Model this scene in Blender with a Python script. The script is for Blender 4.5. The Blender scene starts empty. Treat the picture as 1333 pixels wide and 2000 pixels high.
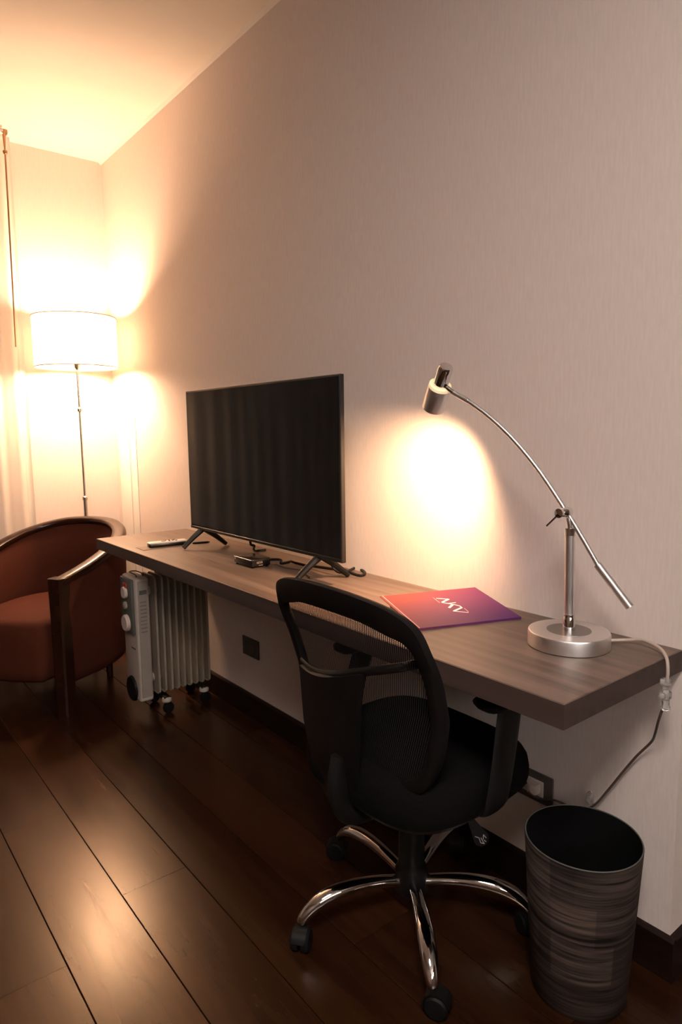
import bpy, bmesh, math, random
from mathutils import Vector, Matrix
import numpy as np

random.seed(7)
scene = bpy.context.scene
COL = scene.collection
PI = math.pi

# ------------------------------------------------------------------ camera
W, H = 1333, 2000
FPX, YAW, PIT, ROL = 1303.4, 0.6714, 0.1244, -0.0129
CAMP = Vector((-1.3913, 0.0, 1.217))
fw = Vector((math.sin(YAW)*math.cos(PIT), math.cos(YAW)*math.cos(PIT), -math.sin(PIT)))
r0 = Vector((math.cos(YAW), -math.sin(YAW), 0)); u0 = r0.cross(fw)
RT = r0*math.cos(ROL) + u0*math.sin(ROL)
UP = -r0*math.sin(ROL) + u0*math.cos(ROL)
cam_d = bpy.data.cameras.new('camera')
cam = bpy.data.objects.new('camera', cam_d); COL.objects.link(cam)
cam_d.sensor_fit = 'VERTICAL'; cam_d.sensor_height = 36; cam_d.lens = FPX*36/H
cam_d.clip_start = 0.05
m = Matrix((RT, UP, -fw)).transposed().to_4x4(); m.translation = CAMP
cam.matrix_world = m
scene.camera = cam

def unproj(px, py, axis, val):
    d = fw*FPX + RT*(px-W/2) - UP*(py-H/2)
    return CAMP + d*((val-CAMP[axis])/d[axis])

# ------------------------------------------------------------------ view, world, window fill
scene.view_settings.view_transform = 'Standard'
scene.view_settings.look = 'None'
scene.view_settings.exposure = 0.0
scene.view_settings.gamma = 1.0
scene.view_settings.use_curve_mapping = False

world = bpy.data.worlds.new('fill_sky'); scene.world = world
world.use_nodes = True
wb = world.node_tree.nodes['Background']
wb.inputs['Color'].default_value = (1.0, 0.88, 0.84, 1)
wb.inputs['Strength'].default_value = 11.0

# the room
CEIL, YF, YC = 2.676, 3.829, 0.606
XL, YB, XR = -3.5, -2.6, 1.4
BB = 0.101
# window added in the unseen back wall to let in sky fill light
WX0, WX1, WZ0, WZ1 = -3.2, -0.8, 1.75, 2.50
pl = bpy.data.lights.new('window_fill_portal', 'AREA'); pl.shape = 'RECTANGLE'
pl.size = WX1-WX0; pl.size_y = WZ1-WZ0; pl.cycles.is_portal = True
po = bpy.data.objects.new('window_fill_portal', pl); COL.objects.link(po)
po.location = ((WX0+WX1)/2, YB-0.02, (WZ0+WZ1)/2); po.rotation_euler = (PI/2, 0, 0)

FLOOR_LAMP_W = 106.0
CEILING_FILL_W = 57.0
DESK_LAMP_W = 52.0
WARM = (1.0, 0.615, 0.37)
WARM2 = (1.0, 0.61, 0.35)

# ------------------------------------------------------------------ materials
def nn(nt, t, x=0, y=0, **kw):
    n = nt.nodes.new(t); n.location = (x, y)
    for k, v in kw.items(): setattr(n, k, v)
    return n

def mat(name, col, rough=0.5, metal=0.0, var=0.08, scale=(30, 30, 30), bump=0.0, bscale=None, spec=0.5,
        col2=None, detail=3.0, coat=0.0, contrast=None, emis=None, trans=0.0, ior=1.45, rvar=0.0):
    mt = bpy.data.materials.new(name); mt.use_nodes = True
    nt = mt.node_tree; b = nt.nodes['Principled BSDF']
    b.inputs['Roughness'].default_value = rough; b.inputs['Metallic'].default_value = metal
    b.inputs['Specular IOR Level'].default_value = spec; b.inputs['Coat Weight'].default_value = coat
    b.inputs['Transmission Weight'].default_value = trans; b.inputs['IOR'].default_value = ior
    tc = nn(nt, 'ShaderNodeTexCoord', -900); mp = nn(nt, 'ShaderNodeMapping', -720)
    mp.inputs['Scale'].default_value = scale
    nt.links.new(tc.outputs['Object'], mp.inputs['Vector'])
    nz = nn(nt, 'ShaderNodeTexNoise', -540); nz.inputs['Scale'].default_value = 1.0
    nz.inputs['Detail'].default_value = detail
    nt.links.new(mp.outputs['Vector'], nz.inputs['Vector'])
    cr = nn(nt, 'ShaderNodeValToRGB', -340)
    c2 = col2 or tuple(min(1, c*(1+var)) for c in col)
    c1 = col if col2 else tuple(c*(1-var) for c in col)
    lo, hi = contrast or (0.3, 0.7)
    cr.color_ramp.elements[0].position = lo; cr.color_ramp.elements[1].position = hi
    cr.color_ramp.elements[0].color = (*c1, 1); cr.color_ramp.elements[1].color = (*c2, 1)
    nt.links.new(nz.outputs['Fac'], cr.inputs['Fac'])
    nt.links.new(cr.outputs['Color'], b.inputs['Base Color'])
    if rvar:
        mr = nn(nt, 'ShaderNodeMapRange', -340, -260)
        mr.inputs['To Min'].default_value = rough-rvar; mr.inputs['To Max'].default_value = rough+rvar
        nt.links.new(nz.outputs['Fac'], mr.inputs['Value']); nt.links.new(mr.outputs['Result'], b.inputs['Roughness'])
    if bump:
        src = nz
        if bscale:
            mp2 = nn(nt, 'ShaderNodeMapping', -720, -400); mp2.inputs['Scale'].default_value = bscale
            nt.links.new(tc.outputs['Object'], mp2.inputs['Vector'])
            src = nn(nt, 'ShaderNodeTexNoise', -540, -400); src.inputs['Scale'].default_value = 1.0
            nt.links.new(mp2.outputs['Vector'], src.inputs['Vector'])
        bp = nn(nt, 'ShaderNodeBump', -200, -400); bp.inputs['Strength'].default_value = bump
        bp.inputs['Distance'].default_value = 0.002
        nt.links.new(src.outputs['Fac'], bp.inputs['Height']); nt.links.new(bp.outputs['Normal'], b.inputs['Normal'])
    if emis:
        b.inputs['Emission Color'].default_value = (*emis[0], 1); b.inputs['Emission Strength'].default_value = emis[1]
    return mt

def plank_mat():
    mt = mat('dark_walnut_plank', (0.013, 0.0046, 0.0020), 0.26, col2=(0.042, 0.0150, 0.0060), scale=(22, 1.6, 22), detail=4,
             contrast=(0.2, 0.85), spec=0.36, rvar=0.03)
    nt = mt.node_tree; b = nt.nodes['Principled BSDF']; b.inputs['Specular Tint'].default_value = (1.0, 0.78, 0.56, 1)
    src = b.inputs['Base Color'].links[0].from_socket
    oi = nn(nt, 'ShaderNodeObjectInfo', -340, 300)
    mr = nn(nt, 'ShaderNodeMapRange', -160, 300); mr.inputs['To Min'].default_value = 0.72; mr.inputs['To Max'].default_value = 1.25
    nt.links.new(oi.outputs['Random'], mr.inputs['Value'])
    hs = nn(nt, 'ShaderNodeHueSaturation', -60, 150)
    nt.links.new(mr.outputs['Result'], hs.inputs['Value']); nt.links.new(src, hs.inputs['Color'])
    nt.links.new(hs.outputs['Color'], b.inputs['Base Color'])
    # shift the grain from plank to plank
    mp = [n for n in nt.nodes if n.type == 'MAPPING'][0]
    ml = nn(nt, 'ShaderNodeMath', -900, 300, operation='MULTIPLY'); ml.inputs[1].default_value = 40
    nt.links.new(oi.outputs['Random'], ml.inputs[0]); nt.links.new(ml.outputs[0], mp.inputs['Location'])
    return mt

def sheer_mat(name, col, clear):
    mt = bpy.data.materials.new(name); mt.use_nodes = True; nt = mt.node_tree
    nt.nodes.remove(nt.nodes['Principled BSDF']); out = nt.nodes['Material Output']
    tc = nn(nt, 'ShaderNodeTexCoord'); mp = nn(nt, 'ShaderNodeMapping'); mp.inputs['Scale'].default_value = (400, 400, 60)
    nz = nn(nt, 'ShaderNodeTexNoise'); nz.inputs['Scale'].default_value = 1
    nt.links.new(tc.outputs['Object'], mp.inputs[0]); nt.links.new(mp.outputs[0], nz.inputs[0])
    cr = nn(nt, 'ShaderNodeValToRGB')
    cr.color_ramp.elements[0].color = (*[c*0.93 for c in col], 1); cr.color_ramp.elements[1].color = (*col, 1)
    nt.links.new(nz.outputs['Fac'], cr.inputs[0])
    df = nn(nt, 'ShaderNodeBsdfDiffuse'); tl = nn(nt, 'ShaderNodeBsdfTranslucent'); tr = nn(nt, 'ShaderNodeBsdfTransparent')
    nt.links.new(cr.outputs[0], df.inputs[0]); nt.links.new(cr.outputs[0], tl.inputs[0])
    m1 = nn(nt, 'ShaderNodeMixShader'); m1.inputs[0].default_value = 0.45
    m2 = nn(nt, 'ShaderNodeMixShader'); m2.inputs[0].default_value = clear
    nt.links.new(df.outputs[0], m1.inputs[1]); nt.links.new(tl.outputs[0], m1.inputs[2])
    nt.links.new(m1.outputs[0], m2.inputs[1]); nt.links.new(tr.outputs[0], m2.inputs[2])
    nt.links.new(m2.outputs[0], out.inputs[0])
    return mt

def net_mat():
    """open weave of the backrest: two diagonal families of black threads with holes between"""
    mt = bpy.data.materials.new('black_open_mesh_fabric'); mt.use_nodes = True; nt = mt.node_tree
    b = nt.nodes['Principled BSDF']; b.inputs['Base Color'].default_value = (0.006, 0.0055, 0.0055, 1)
    b.inputs['Roughness'].default_value = 0.7
    tc = nn(nt, 'ShaderNodeTexCoord'); sx = nn(nt, 'ShaderNodeSeparateXYZ')
    nt.links.new(tc.outputs['Object'], sx.inputs[0])
    def wave(ky, kz):
        a = nn(nt, 'ShaderNodeMath', operation='MULTIPLY'); a.inputs[1].default_value = ky
        c = nn(nt, 'ShaderNodeMath', operation='MULTIPLY'); c.inputs[1].default_value = kz
        nt.links.new(sx.outputs['Y'], a.inputs[0]); nt.links.new(sx.outputs['Z'], c.inputs[0])
        s = nn(nt, 'ShaderNodeMath', operation='ADD'); nt.links.new(a.outputs[0], s.inputs[0]); nt.links.new(c.outputs[0], s.inputs[1])
        k = nn(nt, 'ShaderNodeMath', operation='SINE'); nt.links.new(s.outputs[0], k.inputs[0]); return k
    w1 = wave(1250, 360); w2 = wave(420, -1500)
    g1 = nn(nt, 'ShaderNodeMath', operation='GREATER_THAN'); g1.inputs[1].default_value = 0.33
    g2 = nn(nt, 'ShaderNodeMath', operation='GREATER_THAN'); g2.inputs[1].default_value = 0.86
    nt.links.new(w1.outputs[0], g1.inputs[0]); nt.links.new(w2.outputs[0], g2.inputs[0])
    mx = nn(nt, 'ShaderNodeMath', operation='MAXIMUM'); nt.links.new(g1.outputs[0], mx.inputs[0]); nt.links.new(g2.outputs[0], mx.inputs[1])
    nt.links.new(mx.outputs[0], b.inputs['Alpha'])
    return mt

def wood_print_mat():
    """grey-brown rustic board print that wraps round the waste bin"""
    mt = mat('rustic_board_print', (0.009, 0.006, 0.005), 0.6, spec=0.2, col2=(0.095, 0.068, 0.054), scale=(6, 6, 170), detail=9, contrast=(0.34, 0.70))
    nt = mt.node_tree; b = nt.nodes['Principled BSDF']; src = b.inputs['Base Color'].links[0].from_socket
    tc = [n for n in nt.nodes if n.type == 'TEX_COORD'][0]
    sx = nn(nt, 'ShaderNodeSeparateXYZ'); nt.links.new(tc.outputs['Object'], sx.inputs[0])
    at = nn(nt, 'ShaderNodeMath', operation='ARCTAN2'); nt.links.new(sx.outputs['Y'], at.inputs[0]); nt.links.new(sx.outputs['X'], at.inputs[1])
    # boards: rows of 7 cm, joints staggered
    rz = nn(nt, 'ShaderNodeMath', operation='DIVIDE'); rz.inputs[1].default_value = 0.088; nt.links.new(sx.outputs['Z'], rz.inputs[0])
    fl = nn(nt, 'ShaderNodeMath', operation='FLOOR'); nt.links.new(rz.outputs[0], fl.inputs[0])
    of = nn(nt, 'ShaderNodeMath', operation='MULTIPLY'); of.inputs[1].default_value = 0.37; nt.links.new(fl.outputs[0], of.inputs[0])
    ad = nn(nt, 'ShaderNodeMath', operation='ADD'); nt.links.new(at.outputs[0], ad.inputs[0]); nt.links.new(of.outputs[0], ad.inputs[1])
    dv = nn(nt, 'ShaderNodeMath', operation='DIVIDE'); dv.inputs[1].default_value = 1.6; nt.links.new(ad.outputs[0], dv.inputs[0])
    f2 = nn(nt, 'ShaderNodeMath', operation='FLOOR'); nt.links.new(dv.outputs[0], f2.inputs[0])
    cx = nn(nt, 'ShaderNodeCombineXYZ'); nt.links.new(fl.outputs[0], cx.inputs[0]); nt.links.new(f2.outputs[0], cx.inputs[1])
    wn = nn(nt, 'ShaderNodeTexWhiteNoise'); nt.links.new(cx.outputs[0], wn.inputs[0])
    mr = nn(nt, 'ShaderNodeMapRange'); mr.inputs['To Min'].default_value = 0.62; mr.inputs['To Max'].default_value = 1.2
    nt.links.new(wn.outputs['Value'], mr.inputs['Value'])
    hs = nn(nt, 'ShaderNodeHueSaturation'); nt.links.new(mr.outputs[0], hs.inputs['Value']); nt.links.new(src, hs.inputs['Color'])
    nt.links.new(hs.outputs[0], b.inputs['Base Color'])
    return mt

def folder_mat():
    """red to violet printed cover with faint facets"""
    mt = bpy.data.materials.new('red_violet_print'); mt.use_nodes = True; nt = mt.node_tree
    b = nt.nodes['Principled BSDF']; b.inputs['Roughness'].default_value = 0.5; b.inputs['Specular IOR Level'].default_value = 0.3
    tc = nn(nt, 'ShaderNodeTexCoord'); mp = nn(nt, 'ShaderNodeMapping'); mp.inputs['Rotation'].default_value = (0, 0, 0.5)
    nt.links.new(tc.outputs['Object'], mp.inputs[0])
    vo = nn(nt, 'ShaderNodeTexVoronoi'); vo.inputs['Scale'].default_value = 9; nt.links.new(mp.outputs[0], vo.inputs['Vector'])
    sx = nn(nt, 'ShaderNodeSeparateXYZ'); nt.links.new(tc.outputs['Object'], sx.inputs[0])
    # runs from red by the spine to violet at the near right corner
    a = nn(nt, 'ShaderNodeMath', operation='MULTIPLY'); a.inputs[1].default_value = -2.6; nt.links.new(sx.outputs['Y'], a.inputs[0])
    c = nn(nt, 'ShaderNodeMath', operation='MULTIPLY_ADD'); c.inputs[1].default_value = 0.9; nt.links.new(sx.outputs['X'], c.inputs[0]); nt.links.new(a.outputs[0], c.inputs[2])
    v = nn(nt, 'ShaderNodeMath', operation='MULTIPLY_ADD'); v.inputs[1].default_value = 0.12; nt.links.new(vo.outputs['Distance'], v.inputs[0]); nt.links.new(c.outputs[0], v.inputs[2])
    mr = nn(nt, 'ShaderNodeMapRange'); mr.inputs['From Min'].default_value = -0.25; mr.inputs['From Max'].default_value = 0.42
    nt.links.new(v.outputs[0], mr.inputs['Value'])
    cr = nn(nt, 'ShaderNodeValToRGB')
    cr.color_ramp.elements[0].color = (0.20, 0.036, 0.036, 1); cr.color_ramp.elements[1].color = (0.095, 0.018, 0.12, 1)
    nt.links.new(mr.outputs[0], cr.inputs[0]); nt.links.new(cr.outputs[0], b.inputs['Base Color'])
    return mt

M = {}
M['wall'] = mat('beige_grasscloth_wallpaper', (0.68, 0.59, 0.535), 0.75, var=0.035, scale=(500, 160, 22), detail=2, bump=0.10, bscale=(700, 500, 90), spec=0.25)
M['panel'] = mat('dark_low_bounce_wall', (0.16, 0.105, 0.075), 0.5, var=0.2, scale=(20, 20, 2), detail=5)  # for unseen walls, made dark to cut bounced light
M['ceiling'] = mat('white_ceiling_paint', (0.72, 0.67, 0.61), 0.9, var=0.015, scale=(8, 8, 8), spec=0.2)
M['base'] = mat('dark_brown_baseboard', (0.012, 0.005, 0.003), 0.45, spec=0.25, var=0.25, scale=(60, 4, 60), bump=0.05)
M['plank'] = plank_mat()
M['subfloor'] = mat('dark_joint', (0.012, 0.008, 0.006), 0.8)
M['desk'] = mat('grey_brown_desk_laminate', (0.090, 0.059, 0.045), 0.45, col2=(0.205, 0.142, 0.110), scale=(38, 1.6, 38), detail=7, contrast=(0.28, 0.75), bump=0.08, bscale=(160, 8, 160), rvar=0.06)
M['deskedge'] = mat('dark_desk_edge_band', (0.058, 0.037, 0.030), 0.5, var=0.25, scale=(38, 2, 38), detail=5)
M['curtain'] = sheer_mat('white_sheer_voile', (0.86, 0.83, 0.78), 0.28)
M['hem'] = sheer_mat('white_voile_hem', (0.86, 0.83, 0.78), 0.05)
M['white'] = mat('white_paint', (0.75, 0.71, 0.66), 0.5, var=0.02)
M['blind'] = mat('grey_blackout_cloth', (0.30, 0.28, 0.26), 0.9, var=0.05)
M['brass'] = mat('bronze_metal', (0.32, 0.19, 0.10), 0.35, metal=0.9, var=0.05)
M['shade'] = None
M['steel'] = mat('satin_steel', (0.55, 0.53, 0.50), 0.25, metal=1.0, var=0.01, scale=(8, 8, 8))
M['alu'] = mat('brushed_aluminium', (0.82, 0.80, 0.78), 0.36, metal=1.0, var=0.01, scale=(8, 8, 8))
M['aludark'] = mat('dull_aluminium_disc', (0.36, 0.345, 0.335), 0.42, metal=1.0, var=0.01, scale=(8, 8, 8))
M['chrome'] = mat('polished_chrome', (0.78, 0.77, 0.76), 0.06, metal=1.0, var=0.01)
M['black'] = mat('black_plastic', (0.005, 0.0045, 0.0045), 0.5, spec=0.3, var=0.15, bump=0.05, scale=(300, 300, 300))
M['blackgloss'] = mat('black_glossy_plastic', (0.007, 0.006, 0.0055), 0.25, var=0.1)
M['blackcloth'] = mat('black_seat_fabric', (0.005, 0.0045, 0.0045), 0.95, var=0.3, scale=(400, 400, 400), bump=0.3, spec=0.08)
M['net'] = net_mat()
M['rubber'] = mat('black_rubber', (0.005, 0.005, 0.005), 0.6, spec=0.25, var=0.1)
M['screen'] = mat('black_tv_screen', (0.005, 0.0045, 0.0042), 0.06, var=0.02, spec=0.3)
M['bezel'] = mat('dark_bronze_bezel', (0.012, 0.010, 0.009), 0.35, var=0.05)
M['chairwood'] = mat('dark_glossy_wood', (0.016, 0.006, 0.003), 0.22, col2=(0.026, 0.009, 0.004), scale=(12, 12, 12), spec=0.35)
M['rust'] = mat('rust_brown_velvet', (0.064, 0.0155, 0.0075), 0.85, var=0.15, scale=(250, 250, 250), bump=0.15, spec=0.2)
M['heatwhite'] = mat('ivory_enamel', (0.46, 0.40, 0.34), 0.42, var=0.03)
M['heatgrey'] = mat('grey_plastic', (0.105, 0.105, 0.092), 0.5, var=0.05)
M['heatpanel'] = mat('light_grey_plastic', (0.31, 0.265, 0.22), 0.5, var=0.04)
M['heatslot'] = mat('grey_slot_plastic', (0.20, 0.17, 0.145), 0.55, var=0.04)
M['knob'] = mat('pale_knob_plastic', (0.62, 0.52, 0.47), 0.4, var=0.03)
M['red'] = mat('red_switch', (0.35, 0.025, 0.012), 0.3, var=0.05, emis=((1.0, 0.06, 0.02), 0.02))
M['binprint'] = wood_print_mat()
M['binblack'] = mat('black_bin_lining', (0.004, 0.004, 0.004), 0.9, spec=0.08, var=0.1)
M['folder'] = folder_mat()
M['print'] = mat('white_print', (0.80, 0.76, 0.74), 0.5, var=0.02)
M['pinkprint'] = mat('pink_print', (0.72, 0.30, 0.27), 0.5, var=0.02)
M['paper'] = mat('white_paper', (0.72, 0.68, 0.64), 0.8, var=0.03)
M['card'] = mat('tan_card', (0.20, 0.14, 0.10), 0.7, var=0.05)
M['remotewhite'] = mat('white_remote_shell', (0.72, 0.68, 0.64), 0.35, var=0.02)
M['plate'] = mat('dark_grey_wall_plate', (0.060, 0.053, 0.045), 0.4, var=0.08)
M['socket'] = mat('ivory_socket', (0.60, 0.54, 0.48), 0.4, var=0.03)
M['hole'] = mat('dark_slot', (0.01, 0.01, 0.01), 0.7)
M['clear'] = mat('clear_plastic', (0.9, 0.88, 0.86), 0.12, trans=0.85, var=0.01)
M['cord'] = mat('clear_sheathed_cord', (0.46, 0.38, 0.31), 0.35, var=0.08)
M['cordlow'] = mat('brown_flex', (0.10, 0.065, 0.045), 0.45, var=0.1)
M['leakring'] = mat('glowing_cream_ring', (0.85, 0.72, 0.48), 0.3, var=0.02, emis=((1.0, 0.75, 0.42), 0.55))  # emission stands in for bulb light leaking out at the ring
M['bulb'] = mat('lit_bulb', (1, 0.9, 0.75), 0.5, var=0.0, emis=((1.0, 0.70, 0.40), 25.0))
M['glass'] = mat('window_glass', (0.95, 0.97, 0.97), 0.02, trans=1.0, var=0.0, ior=1.02)

def shade_mat():
    mt = bpy.data.materials.new('cream_lampshade_cloth'); mt.use_nodes = True; nt = mt.node_tree
    nt.nodes.remove(nt.nodes['Principled BSDF']); out = nt.nodes['Material Output']
    tc = nn(nt, 'ShaderNodeTexCoord'); mp = nn(nt, 'ShaderNodeMapping'); mp.inputs['Scale'].default_value = (300, 300, 500)
    nz = nn(nt, 'ShaderNodeTexNoise'); nz.inputs['Scale'].default_value = 1
    nt.links.new(tc.outputs['Object'], mp.inputs[0]); nt.links.new(mp.outputs[0], nz.inputs[0])
    cr = nn(nt, 'ShaderNodeValToRGB')
    cr.color_ramp.elements[0].color = (0.88, 0.85, 0.79, 1); cr.color_ramp.elements[1].color = (0.95, 0.93, 0.88, 1)
    nt.links.new(nz.outputs['Fac'], cr.inputs[0])
    df = nn(nt, 'ShaderNodeBsdfDiffuse'); tl = nn(nt, 'ShaderNodeBsdfTranslucent')
    nt.links.new(cr.outputs[0], df.inputs[0]); nt.links.new(cr.outputs[0], tl.inputs[0])
    m1 = nn(nt, 'ShaderNodeMixShader'); m1.inputs[0].default_value = 0.75
    nt.links.new(df.outputs[0], m1.inputs[1]); nt.links.new(tl.outputs[0], m1.inputs[2])
    nt.links.new(m1.outputs[0], out.inputs[0])
    return mt
M['shade'] = shade_mat()

# ------------------------------------------------------------------ geometry helpers (world coordinates)
def perp(d):
    d = d.normalized(); a = Vector((0, 0, 1)) if abs(d.z) < 0.9 else Vector((0, 1, 0))
    x = a.cross(d).normalized(); return x, d.cross(x)

def catmull(pts, n=8, closed=False):
    pts = [Vector(p) for p in pts]; out = []; N = len(pts)
    rng = range(N if closed else N-1)
    for i in rng:
        g = (lambda k: pts[k % N]) if closed else (lambda k: pts[max(0, min(N-1, k))])
        p0, p1, p2, p3 = g(i-1), g(i), g(i+1), g(i+2)
        for j in range(n):
            t = j/n
            out.append(0.5*((2*p1)+(p2-p0)*t+(2*p0-5*p1+4*p2-p3)*t*t+(3*p1-p0-3*p2+p3)*t**3))
    if not closed: out.append(pts[-1])
    return out

class G:
    def __init__(s): s.bm = bmesh.new()
    def box(s, a, b, bev=0.0, seg=1, rot=None):
        a, b = Vector(a), Vector(b); c = (a+b)/2; d = b-a
        t = bmesh.new(); bmesh.ops.create_cube(t, size=1)
        for v in t.verts: v.co = Vector((v.co.x*d.x, v.co.y*d.y, v.co.z*d.z))
        if bev: bmesh.ops.bevel(t, geom=list(t.edges), offset=bev, segments=seg, affect='EDGES', profile=0.5)
        for v in t.verts:
            v.co = (rot @ v.co if rot else v.co) + c
        return s.merge(t)
    def merge(s, t):
        mp = {}
        for v in t.verts: mp[v] = s.bm.verts.new(v.co)
        for f in t.faces:
            try: s.bm.faces.new([mp[v] for v in f.verts])
            except ValueError: pass
        t.free(); return s
    def rings(s, rings, close=True, cap0=True, cap1=True, loop=False):
        vs = [[s.bm.verts.new(p) for p in r] for r in rings]; n = len(vs[0])
        R = len(vs)
        for i in range(R if loop else R-1):
            a, b = vs[i], vs[(i+1) % R]
            for j in range(n if close else n-1):
                k = (j+1) % n
                s.bm.faces.new((a[j], a[k], b[k], b[j]))
        if close and not loop:
            if cap0: s.bm.faces.new(list(reversed(vs[0])))
            if cap1: s.bm.faces.new(vs[-1])
        return s
    def tube(s, pts, r, seg=12, sx=1.0, sy=1.0, up=None, closed=False, cap=True):
        pts = [Vector(p) for p in pts]; N = len(pts); rr = r if isinstance(r, (list, tuple)) else [r]*N
        rings = []; x = None
        for i, p in enumerate(pts):
            if closed: d = pts[(i+1) % N]-pts[i-1]
            else: d = pts[min(N-1, i+1)]-pts[max(0, i-1)]
            d = d.normalized()
            if up is not None:
                y = Vector(up); y = (y-d*y.dot(d)).normalized(); x = y.cross(d)
            elif x is None: x, y = perp(d)
            else:
                x = (x-d*x.dot(d)).normalized(); y = d.cross(x)
            rings.append([p+x*(math.cos(2*PI*k/seg)*rr[i]*sx)+y*(math.sin(2*PI*k/seg)*rr[i]*sy) for k in range(seg)])
        return s.rings(rings, loop=closed, cap0=cap, cap1=cap)
    def lathe(s, prof, c, axis=(0, 0, 1), seg=32, loop=False):
        """prof: (radius, height) pairs along axis from c"""
        ax = Vector(axis).normalized(); x, y = perp(ax); c = Vector(c)
        rings = [[c+ax*h+x*(math.cos(2*PI*k/seg)*r)+y*(math.sin(2*PI*k/seg)*r) for k in range(seg)] for r, h in prof]
        return s.rings(rings, loop=loop)
    def prism(s, poly, d):
        d = Vector(d); poly = [Vector(p) for p in poly]
        return s.rings([poly, [p+d for p in poly]])
    def grid(s, rows, closeu=False):
        return s.rings(rows, close=closeu, cap0=False, cap1=False)
    def obj(s, name, m, parent=None, base=None, smooth=40, label=None, kind=None):
        bmesh.ops.recalc_face_normals(s.bm, faces=list(s.bm.faces))
        off = Vector((0, 0, 0))
        if parent is not None: off = Vector(parent['_w']) if '_w' in parent else Vector((0, 0, 0))
        elif base is not None: off = Vector(base)
        for v in s.bm.verts: v.co -= off
        me = bpy.data.meshes.new(name); s.bm.to_mesh(me); s.bm.free()
        me.materials.append(m)
        if smooth:
            me.polygons.foreach_set('use_smooth', [True]*len(me.polygons))
            me.set_sharp_from_angle(angle=math.radians(smooth))
        o = bpy.data.objects.new(name, me); COL.objects.link(o)
        if parent is not None: o.parent = parent
        else: o.location = off
        o['_w'] = tuple(off)
        if label: o['label'] = label
        if kind: o['kind'] = kind
        return o

def thing(name, label, cat, loc, group=None):
    o = bpy.data.objects.new(name, None); COL.objects.link(o); o.location = loc; o['_w'] = tuple(loc)
    o.empty_display_size = 0.05
    o['label'] = label; o['category'] = cat
    if group: o['group'] = group
    return o

def tag(o, label, cat, group=None):
    o['label'] = label; o['category'] = cat
    if group: o['group'] = group
    return o

def struct(name, g, m, smooth=0, base=None):
    return g.obj(name, m, None, base=base, smooth=smooth, kind='structure')

# ------------------------------------------------------------------ the room shell
T = 0.10
fl = struct('floor', G().box((XL-T, YB-T, -0.06), (XR+T, YF+T, -0.012)), M['subfloor'])
struct('ceiling', G().box((XL-T, YB-T, CEIL), (XR+T, YF+T, CEIL+T)), M['ceiling'])
struct('wall_right', G().box((0, YC, 0), (T, YF+T, CEIL)), M['wall'])
struct('wall_return', G().box((T, YC, 0), (XR, YC+T, CEIL)), M['wall'])
struct('wall_side', G().box((XR, YB-T, 0), (XR+T, YC+T, CEIL)), M['wall'])
struct('wall_left', G().box((XL-T, YB-T, 0), (XL, YF+T, CEIL)), M['panel'])
# far wall with a window hidden behind its blind and the sheer curtain
FX0, FX1, FZ0, FZ1 = -2.9, -0.9, 0.25, 2.3
g = G()
g.box((FX1, YF, 0), (0, YF+T, CEIL)); g.box((XL, YF, 0), (FX0, YF+T, CEIL))
g.box((FX0, YF, 0), (FX1, YF+T, FZ0)); g.box((FX0, YF, FZ1), (FX1, YF+T, CEIL))
struct('wall_far', g, M['wall'])
w1 = struct('window_1', G().box((FX0, YF+0.03, FZ0), (FX1, YF+0.04, FZ1)), M['blind'])
for k in range(4):
    x = FX0+0.02+(FX1-FX0-0.04)*k/3
    G().box((x-0.025, YF+0.005, FZ0), (x+0.025, YF+0.03, FZ1), 0.003).obj('window_frame', M['white'], w1, smooth=0)
for z in (FZ0+0.025, FZ1-0.025):
    G().box((FX0, YF+0.004, z-0.025), (FX1, YF+0.029, z+0.025), 0.003).obj('window_rail', M['white'], w1, smooth=0)
# unseen back wall with the added fill window
g = G()
g.box((WX1, YB-T, 0), (XR, YB, CEIL)); g.box((XL, YB-T, 0), (WX0, YB, CEIL))
g.box((WX0, YB-T, 0), (WX1, YB, WZ0)); g.box((WX0, YB-T, WZ1), (WX1, YB, CEIL))
struct('wall_back', g, M['panel'])
w2 = struct('fill_window', G().box((WX0, YB-0.075, WZ0), (WX1, YB-0.070, WZ1)), M['glass'])
for k in range(3):
    x = WX0+0.025+(WX1-WX0-0.05)*k/2
    G().box((x-0.025, YB-0.09, WZ0), (x+0.025, YB-0.055, WZ1), 0.003).obj('window_frame', M['white'], w2, smooth=0)
for z in (WZ0+0.025, WZ1-0.025):
    G().box((WX0, YB-0.089, z-0.025), (WX1, YB-0.054, z+0.025), 0.003).obj('window_rail', M['white'], w2, smooth=0)

# baseboards
def baseboard(name, a, b, n):
    """a-b: wall line on the floor; n: outward direction"""
    a, b, n = Vector((*a, 0)), Vector((*b, 0)), Vector((*n, 0))
    prof = [(0, 0), (0.014, 0), (0.014, BB-0.006), (0.008, BB), (0, BB)]
    g = G(); g.rings([[p+n*u+Vector((0, 0, z)) for u, z in prof] for p in (a, b)])
    return struct(name, g, M['base'])
baseboard('baseboard_right', (0, YC-0.014), (0, YF), (-1, 0))
baseboard('baseboard_return', (0, YC), (XR, YC), (0, -1))
baseboard('baseboard_far', (XL, YF), (-0.014, YF), (0, -1))
baseboard('baseboard_left', (XL, YB), (XL, YF), (1, 0))
# pale upright strips on the right wall close to the far corner
for i, (ya, yb, d) in enumerate(((3.618, 3.775, 0.008), (3.517, 3.598, 0.012))):
    struct('trim_%d' % (i+1), G().box((-d*0.3, ya, BB), (0, yb, 1.30), 0.001, 2), M['white'], smooth=30)
# slim cove where ceiling and right wall meet
struct('trim_3', G().prism([(0, YC, CEIL), (-0.012, YC, CEIL), (0, YC, CEIL-0.012)], (0, YF-YC, 0)), M['ceiling'])

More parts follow.
